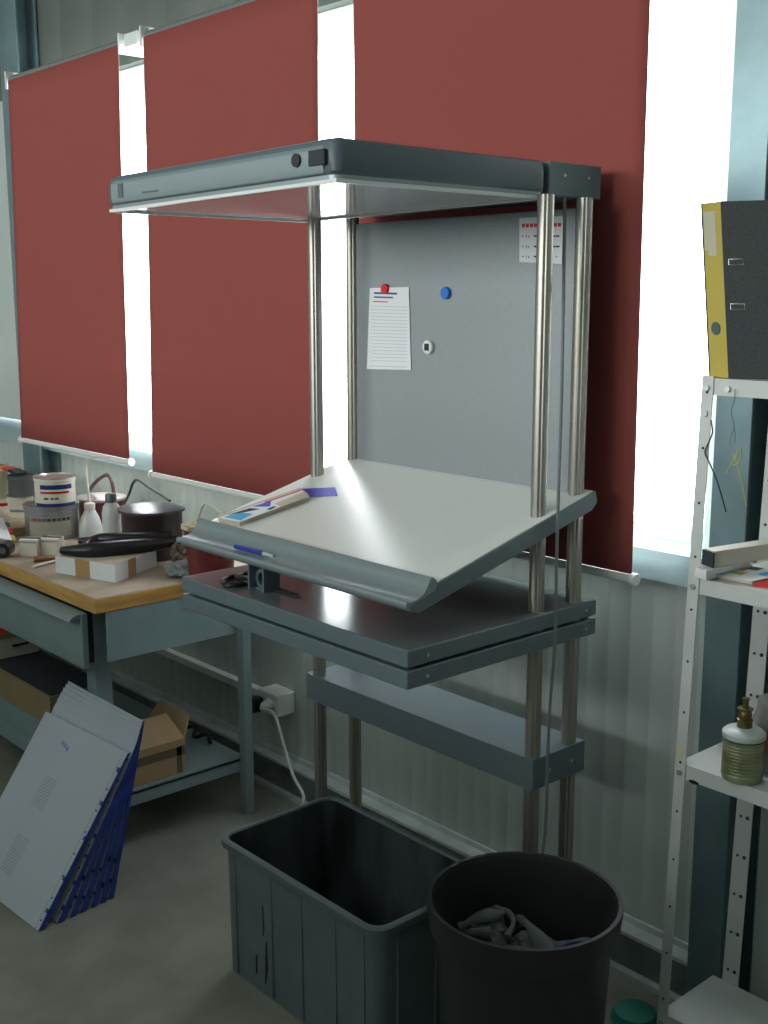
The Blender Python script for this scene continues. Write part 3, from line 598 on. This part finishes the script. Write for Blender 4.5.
lo = [[p+ax_*q+(sd*math.cos(2*math.pi*i/n)+Vector((0, 0, 1))*math.sin(2*math.pi*i/n))*rr for i in range(n)] for rr, q in ((.024, -.04), (.024, .02), (.012, .02), (.012, -.04), (.024, -.04))]
loft(bm, lo, False, False)
tr_ = thing('tape_roll', 'black tape roll lying on edge at the left bench edge', 'tape', p-Vector((0, 0, .02)))
for v in bm.verts: v.co.z += .0045
obj('winding', bm, M['black'], tr_)
bm = B(); loft(bm, [[q_+Vector((0, 0, .0045)) for q_ in ([p+ax_*q+(sd*math.cos(2*math.pi*i/n)+Vector((0, 0, 1))*math.sin(2*math.pi*i/n))*rr for i in range(n)])] for rr, q in ((.012, -.03), (.012, .015))]); obj('core', bm, M['cable'], tr_)
# brochure support: a low stack under it
bm = B(); q = at(-8, 540, 'Z', ZB); box(bm, q.x-.12, q.x+.0, q.y+.02, q.y+.16, ZB, ZB+.03); mono('parcel', bm, M['card'], 'brown parcel under the white brochure at the left bench edge', 'parcel', bevel=.003)
# two small square jars
for u, v, lb in ((27.5, 557, 'left one of two small cream boxes in front of the large tin'), (48.5, 556, 'right one of two small cream boxes in front of the large tin')):
    p = at(u, v, 'Z', ZB); s = ppm(p); h = 9.0/s
    t = thing('small_box', lb, 'box', p+Vector((0, .02, 0)), group='small cream boxes')
    def rot(bm): bm.transform(Matrix.Translation(p+Vector((-.02, .025, 0))) @ Matrix.Rotation(math.radians(38), 4, 'Z'))
    k = h*1.9
    bm = B(); box(bm, -.030, .030, -.026, .026, 0, k); rot(bm); obj('carton', bm, M['labelbeige'], t, bevel=.002)
    bm = B(); box(bm, -.031, .031, -.005, .008, k, k+.002); rot(bm); obj('tape_strip', bm, M['inkdark'], t)
    bm = B(); box(bm, -.0305, .0305, -.0268, -.0262, k*.8, k*.9); rot(bm); obj('lid_seam', bm, M['ink'], t)
# brush with brown handle, white tube
a, b = at(34, 559.5, 'Z', ZB+.008), at(57, 558.5, 'Z', ZB+.006)
bh = thing('tool_handle', 'short brown wooden tool handle beside the taped box', 'tool', a)
bm = B(); tube(bm, [a, a.lerp(b, .2), a.lerp(b, .5), b], lambda t: .012-.008*t, 12); obj('grip', bm, M['brown'], bh)
bm = B(); tube(bm, [b, b+(b-a)*.4], .003, 8, False); obj('shaft', bm, M['bolt'], bh)
a, b = at(33, 567, 'Z', ZB+.005), at(55, 561, 'Z', ZB+.005); bm = B(); tube(bm, [a, b], .005, 10, False); mono('white_rod', bm, M['white'], 'thin white rod lying beside the brown handle on the bench', 'rod')
# wash bottle
p = at(89.5, 541, 'Z', ZB); Yc = p.y+.035; p = at(89.5, 505, 'Y', Yc); s = ppm(p); r = 12/s; X = p.x
wsb = thing('wash_bottle', 'cloudy plastic wash bottle with a long bent spout tube', 'bottle', (X, Yc, ZB))
hz = p.z-ZB
bm = B(); lathe(bm, [(r*.95, 0), (r, .005), (r*.97, hz*.35), (r*.75, hz*.62), (r*.42, hz*.86), (r*.4, hz*.9)], (X, Yc, ZB), 32); obj('body', bm, M['clear'], wsb)
bm = B(); lathe(bm, [(r*.46, hz*.88), (r*.46, hz*1.05), (r*.2, hz*1.1)], (X, Yc, ZB), 24); obj('cap', bm, M['labelbeige'], wsb)
bm = B(); tube(bm, [(X, Yc, ZB+hz)]+[tuple(at(u, v, 'Y', Yc)) for u, v in ((86.8, 480), (86, 466), (89, 459), (97, 456.5), (110, 458))], lambda t: .0055-.003*t, 10); obj('spout', bm, M['labelbeige'], wsb)
# white bottle behind
p, s = spot(111, 502, 1.86); r = 9.5/s; X = p.x
sb = thing('chemical_bottle', 'small white bottle with label between wash bottle and black pot', 'bottle', (X, 1.86, ZB))
bm = B(); h = p.z-ZB; lathe(bm, [(r, 0), (r, h*.75), (r*.85, h*.9), (r*.5, h)], (X, 1.86, ZB), 28); obj('body', bm, M['clear'], sb)
bm = B(); lathe(bm, [(r*.6, h), (r*.6, h*1.16), (r*.5, h*1.2)], (X, 1.86, ZB), 20); obj('cap', bm, M['tindark'], sb)
a = face_dir((X, 1.86)); wrap(sb, (X, 1.86), r, ZB+.02, ZB+h*.7, a-.3, a+1.4, M['paper'])
def pot(label, u, v, Y, half, m, lidm, handle, handlem, rr=.0045, dome=.008):
    p, s = spot(u, v, Y); r = half/s; c = (p.x, Y, 0); z = p.z
    t = thing('lidded_pot', label, 'pot', (p.x, Y, ZB))
    bm = B(); lathe(bm, [(r*.86, ZB), (r*.88, ZB+.006), (r*.90, z-.012), (r*.92, z-.006)], c, 56); obj('body', bm, m, t)
    bm = B(); lathe(bm, [(r*.93, z-.008), (r*1.0, z-.010), (r*1.01, z-.002), (r*.93, z), (r*.80, z+.001), (r*.5, z+dome), (r*.1, z+dome*1.2)], c, 56); obj('lid', bm, lidm, t)
    bm = B(); tube(bm, [tuple(at(a_, b_, 'Y', Y-.01)) for a_, b_ in handle], rr, 8); obj('handle', bm, handlem, t)
    return c, r, z
pc, pr_, pz = pot('large black pot with flat dented lid and bent wire handle', 151.5, 507, 1.87, 33.5, M['pot'], mat('pot_lid', (92, 90, 96), .35, .3, var=.1), ((124, 504), (129, 494), (133, 483), (138, 480), (147, 486), (160, 494), (170, 501)), M['tindark'], dome=.004)
pot('wide dark red pot with broad arched handle behind the bottles', 101, 496, 1.97, 25, M['potred'], mat('pot_lid_red', (176, 160, 156), .4, .2), ((88, 492), (97, 481), (107, 475), (112, 482), (114, 494)), mat('handle_red', (112, 92, 90), .45, .3), .007, dome=.004)
bm = B(); q0 = at(210, 528, 'Y', 1.84); s = ppm(q0); r = 26/s
rbk = thing('red_bucket', 'dark red bucket with wire handle behind the pen tray', 'bucket', (q0.x, 1.84, ZB))
lathe(bm, [(r*.8, ZB), (r*.85, ZB+.01), (r, q0.z-.01), (r*1.03, q0.z-.008), (r*1.03, q0.z), (r*.97, q0.z), (r*.95, q0.z-.02), (r*.8, ZB+.012)], (q0.x, 1.84, 0), 48); obj('body', bm, M['potred'], rbk)
bm = B(); tube(bm, [tuple(at(a_, b_, 'Y', 1.83)) for a_, b_ in ((190, 534), (198, 518), (203, 505), (209, 504), (220, 512), (232, 524), (236, 530))], .0035, 8); obj('handle', bm, M['labelbeige'], rbk)
bm = lump(at(189, 529, 'Y', 1.72), .03, .025, .014, 5); bm_ = bm
for v in bm_.verts: pass
p = at(192, 527, 'Y', 1.80); mono('sponge', lump((q0.x-.03, 1.80, q0.z+.004), .045, .03, .014, 5), mat('sponge_cream', (206, 200, 168), .9), 'cream sponge on the rim of the red bucket', 'sponge')
mono('cloth', lump(at(181, 571, 'Z', ZB+.02)+Vector((0, .03, 0)), .075, .055, .03, 14, .9, .28, 1.4), M['cloth'], 'crumpled grey cloth on the bench right of the taped box', 'cloth')
p = at(172, 548, 'Z', ZB+.06); mono('cloth', lump(at(176, 557, 'Z', ZB+.035)+Vector((0, .02, 0)), .03, .03, .045, 31, .2, .5), mat('brown_cloth', (120, 108, 96), .95, var=.3, scale=20), 'small brownish cloth standing at the glove cuffs', 'cloth')
# ================================================================== LEANING PLATES
labels = ['front plate of the leaning stack, printed with two faint grey text blocks', 'second plate of the leaning stack, with a black slot near its top corner', 'third plate from the front in the leaning stack, blue edge', 'fourth plate from the front in the leaning stack, blue edge', 'third plate from the back in the leaning stack, blue edge', 'second plate from the back in the leaning stack, blue edge', 'rearmost plate of the leaning stack, standing steepest']
ybs = [1.133, 1.190, 1.228, 1.262, 1.297, 1.328, 1.358]
yts = [1.418, 1.448, 1.456, 1.463, 1.470, 1.477, 1.484]
for i in range(7):
    yb = ybs[i]; yt = yts[i]; Ln = .492; dz = math.sqrt(Ln**2-(yt-yb)**2)
    ang = -.07+.012*i                            # slight turn about z
    xr = -2.62-.004*i
    t = thing('printing_plate', labels[i], 'plate', (xr-.22, yb, 0), (math.atan2(dz, yt-yb), 0, 0), 'plates leaning at the bench end')
    t.rotation_mode = 'XYZ'; t.rotation_euler = (math.atan2(dz, yt-yb), 0, .05-.01*i)
    W = .22; th = .004
    bm = B(); box(bm, -W, W-.014, 0, Ln, 0, th); obj('sheet', bm, M['plate'], t, local=True)
    bm = B(); box(bm, W-.014, W, 0, Ln, 0, th)
    obj('side_rail', bm, M['plate'], t, local=True)
    bm = B(); hexa(bm, [(W, 0, -.013), (W+.002, 0, -.013), (W+.002, 0, th-.001), (W, 0, th-.001), (W, Ln, -.002), (W+.002, Ln, -.002), (W+.002, Ln, th-.001), (W, Ln, th-.001)])
    rnd = random.Random(i)
    for k in range((5, 4, 2, 2, 2, 2, 2)[i]):
        y = .03+k*(.066 if i else .1)+rnd.random()*.02; box(bm, W-.004-rnd.random()*.007, W+.002, y, y+.007+rnd.random()*.009, th, th+.0005)
    obj('blue_edge', bm, M['blueedge'], t, local=True, label='blue strip with ragged tabs')
    bm = B()
    for k in range(8):
        y = .025+k*.06; lathe(bm, [(.003, th), (.003, th+.0006)], (W-.009, y, 0), 10)
    obj('punch_hole', bm, M['black'], t, local=True)
    if i == 0:
        for (cx_, cy_, nm) in ((-.04, .295, 9), (-.03, .125, 11)):
            bm = B()
            for k in range(nm+3): 
                yy = cy_+.04-k*.0075; box(bm, cx_-.03, cx_+.035, yy, yy+.003, th, th+.0003)
            obj('printed_block', bm, mat('faint_print', (168, 176, 190), .6), t, local=True)
        bm = B()
        for k in range(3): box(bm, -.075+k*.016, -.062+k*.016, .43-.004*k, .443-.004*k, th, th+.0003)
        obj('stamp', bm, mat('faint_violet', (150, 150, 206), .6), t, local=True)
        bm = B(); box(bm, W-.0165, W-.015, 0, Ln, th, th+.0003); obj('fold_line', bm, M['ink'], t, local=True)
    if i == 1:
        bm = B(); box(bm, W-.075, W-.035, Ln-.022, Ln-.018, th, th+.0004); obj('slot', bm, M['black'], t, local=True)
# ================================================================== SHELF UNIT AT THE RIGHT
ux, uy, uy1 = -1.221, 1.88, 2.085; URX = -.30
su = thing('shelf_unit', 'white painted bolted metal shelf unit at the right edge', 'shelf', (-.76, 1.98, 0))
zs = [.130, .687, 1.069, 1.451]
def mark(bm, n0):
    bm.faces.ensure_lookup_table()
    for f in bm.faces[n0:]: f.material_index = 1
def upright(x, y, sx, sy, zt, lean=0, name='upright'):
    bm = B(); t_ = .0022; W = .024
    for z0, z1 in ((0, zt),):
        box(bm, x, x+sx*W, y, y+sy*t_, z0, z1) if True else 0
        box(bm, x, x+sx*t_, y+sy*t_, y+sy*W, z0, z1)
    for v in bm.verts: v.co.x += 0
    n0 = len(bm.faces); z = .06
    while z < zt-.02:
        xx = x+sx*W*.5
        tube(bm, [(xx, y-sy*.0006, z), (xx, y+sy*.001, z)], .0028, 8, False)
        z += .105
    mark(bm, n0); obj(name, bm, [M['unit'], M['inkdark']], su)
def flipfix(): pass
upright(ux, uy, 1, 1, 1.455); upright(URX, uy, -1, 1, 1.455)
# rear uprights face the room, wider flange
bm = B(); box(bm, ux+.026, ux+.064, uy1-.003, uy1, .02, 1.44); n0 = len(bm.faces); z = .07
while z < 1.4:
    tube(bm, [(ux+.054, uy1-.0045, z), (ux+.054, uy1-.002, z)], .0042, 8, False); tube(bm, [(ux+.038, uy1-.0045, z), (ux+.038, uy1-.002, z)], .003, 8, False); z += .09
mark(bm, n0); obj('upright', bm, [M['unit'], M['inkdark']], su)
bm = B(); box(bm, URX-.04, URX, uy1-.003, uy1, .02, 1.44); obj('upright', bm, M['unit'], su)
for i, z in enumerate(zs):
    bm = B(); h = .031; x0 = ux+.004; xe = ux+.026 if i else ux+.004
    box(bm, x0, URX-.003, uy+.003, uy1-.004, z-.0015, z)
    box(bm, x0, URX-.003, uy+.003, uy+.005, z-h, z-.0015); box(bm, x0, URX-.003, uy1-.006, uy1-.004, z-h, z-.0015); box(bm, x0, x0+.002, uy+.005, uy1-.006, z-h, z-.0015)
    sh = obj('shelf_panel', bm, M['unit'], su)
    bm = B(); 
    tube(bm, [(ux+.012, uy-.005, z-.018), (ux+.012, uy+.001, z-.018)], .0055, 10, False); obj('bolt', bm, M['bolt'], su)
    if i == 3:
        for dx, dz in ((.055, -.018), (.012, -.066)):
            bm = B(); tube(bm, [(ux+dx, uy-.004, z+dz), (ux+dx, uy+.004, z+dz)], .0055, 10, False); obj('bolt', bm, M['bolt'], su)
    if i == 1:
        p = at(702, 786, 'Y', uy); bm = B()
        prism(bm, [(p.x+.012*math.cos(q*math.pi/8), uy+.0028, p.z+.004*math.sin(q*math.pi/8)) for q in range(16)], (0, .0002, 0)); obj('slot', bm, M['black'], sh)
p = at(681, 752, 'Y', uy); bm = B(); box(bm, ux+.001, ux+.014, uy-.0006, uy-.0001, p.z-.012, p.z+.016); obj('tape_mark', bm, mat('faded_yellow', (204, 198, 150), .7), su, label='faded yellow sticker')
for ch in [q for q in bpy.data.objects if q.type == 'MESH' and (q.parent is su or (q.parent and q.parent.parent is su))]:      # the whole unit leans a little
    for v in ch.data.vertices: v.co.x += -.001-.036*(1.45-v.co.z)/1.45
# binder on the top shelf (leans to the left)
bi = thing('lever_arch_binder', 'dark mottled lever arch binder with yellow spine on the top shelf', 'binder', tuple(at(709, 376.5, 'Z', 1.4515)))
bl = Vector(bi.location)
tilt = math.radians(-6.0)
bi.rotation_euler = (0, 0, math.radians(8))
HB, WB, LB = .318, .058, .285
# local frame: x along the cover (to the right), y away from the camera, z up; the spine is the x=0 end turned to the camera
def bloc(s): return s
sp = math.radians(62)      # spine direction in plan, measured from +x
sx_, sy_ = math.cos(sp), math.sin(sp)
# near corner K (spine/cover edge) and far spine corner J
Jp = Vector((0, 0, 0)); Kp = Vector((.048, -.022, 0)); dirc = Vector((Kp.y, -Kp.x, 0)).normalized(); dirc = Vector((.94, .34, 0)).normalized()
th2 = .003
def slab(bm, a, b, n, t_, z0, z1):
    n = Vector(n).normalized()*t_
    hexa(bm, [Vector((q.x, q.y, z)) for z in (z0, z1) for q in (a, b, b+n, a+n)])
nsp = Vector((-(Kp-Jp).y, (Kp-Jp).x, 0))
bm = B(); slab(bm, Jp, Kp, nsp, th2, 0, HB); obj('spine', bm, M['yellow'], bi, local=True, bevel=.001)
ncv = Vector((-dirc.y, dirc.x, 0))
bm = B(); slab(bm, Kp, Kp+dirc*LB, ncv, th2, 0, HB); cv = obj('front_cover', bm, M['bindergrey'], bi, local=True, bevel=.001)
bm = B(); slab(bm, Jp, Jp+dirc*LB, -ncv, th2, 0, HB); obj('back_cover', bm, M['bindergrey'], bi, local=True)
bm = B(); slab(bm, Jp.lerp(Kp, .25)+dirc*.03, Jp.lerp(Kp, .25)+dirc*.24, -ncv, .02, .01, .29); obj('pages', bm, M['paper'], bi, local=True)
un = -nsp.normalized()
bm = B(); slab(bm, Jp.lerp(Kp, .12), Jp.lerp(Kp, .72), un, .0006, .232, .302); slab(bm, Jp.lerp(Kp, .3), Jp.lerp(Kp, .72), un, .0006, .222, .232); obj('spine_label', bm, mat('worn_label', (196, 190, 168), .8), bi, local=True, label='torn pale spine label')
cen = Jp.lerp(Kp, .5)+un*.0003; kd = (Kp-Jp).normalized()
bm = B(); loft(bm, [[cen+un*q+(kd*math.cos(2*math.pi*i/20)+Vector((0, 0, 1))*math.sin(2*math.pi*i/20))*.012+Vector((0, 0, .09)) for i in range(20)] for q in (0, .0015)]); obj('finger_hole', bm, M['cap'], bi, local=True)
for z in (.205, .125):
    bm = B(); a = Kp+dirc*.01-ncv*.0008; b = Kp+dirc*.035-ncv*.0008
    tube(bm, [a+Vector((0, 0, z)), b+Vector((0, 0, z)), b+Vector((0, 0, z+.010)), a+Vector((0, 0, z+.010)), a+Vector((0, 0, z))], .0007, 6, False); obj('lock_slot', bm, M['bolt'], bi, local=True)
for ch in bi.children:
    for v in ch.data.vertices: v.co.x -= .105*v.co.z
# middle shelf: box end, rolled paper, magazines
z2 = 1.0695
def on2(u, v, h=0): return at(u, v, 'Z', z2+h)
def slabpix(pix, h0, h1): 
    bm = B(); prism(bm, [on2(u, v, h0) for u, v in pix], (0, 0, h1-h0)); return bm
mg = thing('magazine', 'open colourful magazine at the front of the middle shelf', 'magazine', on2(740, 580))
obj('pages', slabpix([(715, 577.5), (752, 584.5), (815, 572), (772, 562)], .001, .008), M['beige'], mg)
obj('cover', slabpix([(715, 575), (752, 581.5), (815, 569), (772, 560)], .008, .0088), M['paper'], mg)
for pix, mm in (((( 729, 574.5), (741, 576.5), (748, 574.5), (736, 573)), M['yellowchalk']), (((745, 570), (757, 572), (764, 570), (752, 568)), M['inkdark']), (((757, 576), (765, 577.5), (775, 575), (765, 573.5)), M['cyan']), (((738, 571.5), (744, 572.3), (748, 570.5), (742, 569.8)), M['orange'])):
    bm = B(); prism(bm, [on2(u, v-1.5, .0088) for u, v in pix], (0, 0, .0003)); obj('picture', bm, mm, mg)
mono('red_booklet', slabpix([(753, 586), (800, 592), (830, 578), (790, 574)], .0005, .006), M['red'], 'red booklet under the magazine at the right frame edge', 'booklet')
rn = thing('folded_paper', 'folded white papers lying behind the magazine on the middle shelf', 'paper', on2(715, 575))
obj('fold', slabpix([(694, 577), (706, 581), (752, 570), (740, 566)], .001, .014), M['paper'], rn, bevel=.002)
obj('fold', slabpix([(695, 573), (706, 577), (750, 565.5), (738, 562)], .0145, .026), M['paper'], rn, bevel=.002)
cx_ = thing('card_case', 'narrow pale cardboard case lying across the back of the middle shelf', 'case', on2(735, 568, .02))
obj('sleeve', slabpix([(703, 564), (714, 567.5), (790, 556), (778, 552)], .027, .058), M['labelbeige'], cx_, bevel=.001)
obj('open_end', slabpix([(701.5, 564), (703, 564), (714, 567.6), (712.7, 568)], .028, .057), M['inkdark'], cx_)
# lower shelf: glass oiler bottle and jar
z3 = .6875
p = at(741, 786, 'Z', z3); Yc = p.y+.03; c0 = at(741, 786, 'Y', Yc); s = ppm(c0); r = 20.5/s
ob = thing('oil_bottle', 'squat ribbed green glass bottle with brass pump top on the lower shelf', 'bottle', (c0.x, Yc, z3))
hb = 58/s
bm = B(); pr = [(r*.80, 0), (r*.93, .003), (r, .012)]
for k in range(10): zz_ = .016+k*(hb*.72-.016)/10; pr += [(r*.99, zz_), (r*.965, zz_+.002), (r*.99, zz_+.004)]
pr += [(r*1.0, hb*.74), (r*1.02, hb*.80), (r*.98, hb*.86), (r*.55, hb*.93), (r*.3, hb*.96)]
lathe(bm, [q for q in pr if q[1] < hb*.77], (c0.x, Yc, z3), 40); obj('body', bm, M['glassgreen'], ob)
bm = B(); lathe(bm, [(r*1.0, hb*.77), (r*1.03, hb*.79), (r*1.02, hb*.86), (r*.9, hb*.90), (r*.4, hb*.95)], (c0.x, Yc, z3), 40); obj('shoulder', bm, mat('pale_cap', (188, 198, 194), .4), ob)
bm = B(); lathe(bm, [(r*.36, hb*.94), (r*.36, hb*1.02), (r*.33, hb*1.03), (r*.38, hb*1.06), (r*.38, hb*1.09), (r*.30, hb*1.10), (r*.34, hb*1.14), (r*.30, hb*1.22), (r*.26, hb*1.24), (r*.38, hb*1.26), (r*.38, hb*1.28), (r*.14, hb*1.29), (r*.13, hb*1.42), (r*.18, hb*1.43), (r*.18, hb*1.46)], (c0.x, Yc, z3), 28); obj('pump', bm, M['brass'], ob)
p = at(775, 770, 'Y', 2.0); s = ppm(p); r = 24/s
jr = thing('glass_jar', 'large clear jar with reddish contents behind the oil bottle', 'jar', (p.x, 2.0, z3))
bm = B(); lathe(bm, [(r*.9, 0), (r, .008), (r, .10), (r*.85, .125), (r*.85, .14)], (p.x, 2.0, z3), 40); obj('glass', bm, mat('jar_glass', (176, 172, 166), .15, trans=.45), jr)
bm = B(); lathe(bm, [(r*1.003, .045), (r*1.006, .05), (r*1.006, .085), (r*1.003, .09)], (p.x, 2.0, z3), 40, False, False); obj('label_band', bm, mat('faded_red', (176, 108, 92), .6), jr)
# wires hooked in the upright, chalk mark on the column
bm = B(); tube(bm, [tuple(at(u, v, 'Y', uy-.004)) for u, v in ((711, 420), (712.5, 432), (709, 442), (705, 452), (709, 462), (716, 478), (721, 494), (726, 512))], .0014, 8); mono('bent_wire', bm, M['inkdark'], 'dark bent wire hooked into the shelf upright below the binder', 'wire')
bm = B(); tube(bm, [tuple(at(u, v, 'Y', uy-.003)) for u, v in ((735, 389), (734.5, 400), (731, 412), (734, 425), (731, 436), (730, 445), (735, 440), (734, 425))], .0009, 6); mono('thin_chain', bm, M['cable'], 'thin wire chain hanging from the top shelf bolt', 'chain')
bm = B()
for pts in (((726, 474), (733, 462), (738, 450)), ((733, 452), (739, 470), (744, 492), (746, 506)), ((733, 466), (740, 460), (741, 448))): tube(bm, [tuple(at(u, v, 'Y', 2.0997)) for u, v in pts], .0012, 6)
o = mono('chalk_mark', bm, M['yellowchalk'], 'yellow chalk cross drawn on the steel column beside the window', 'mark')
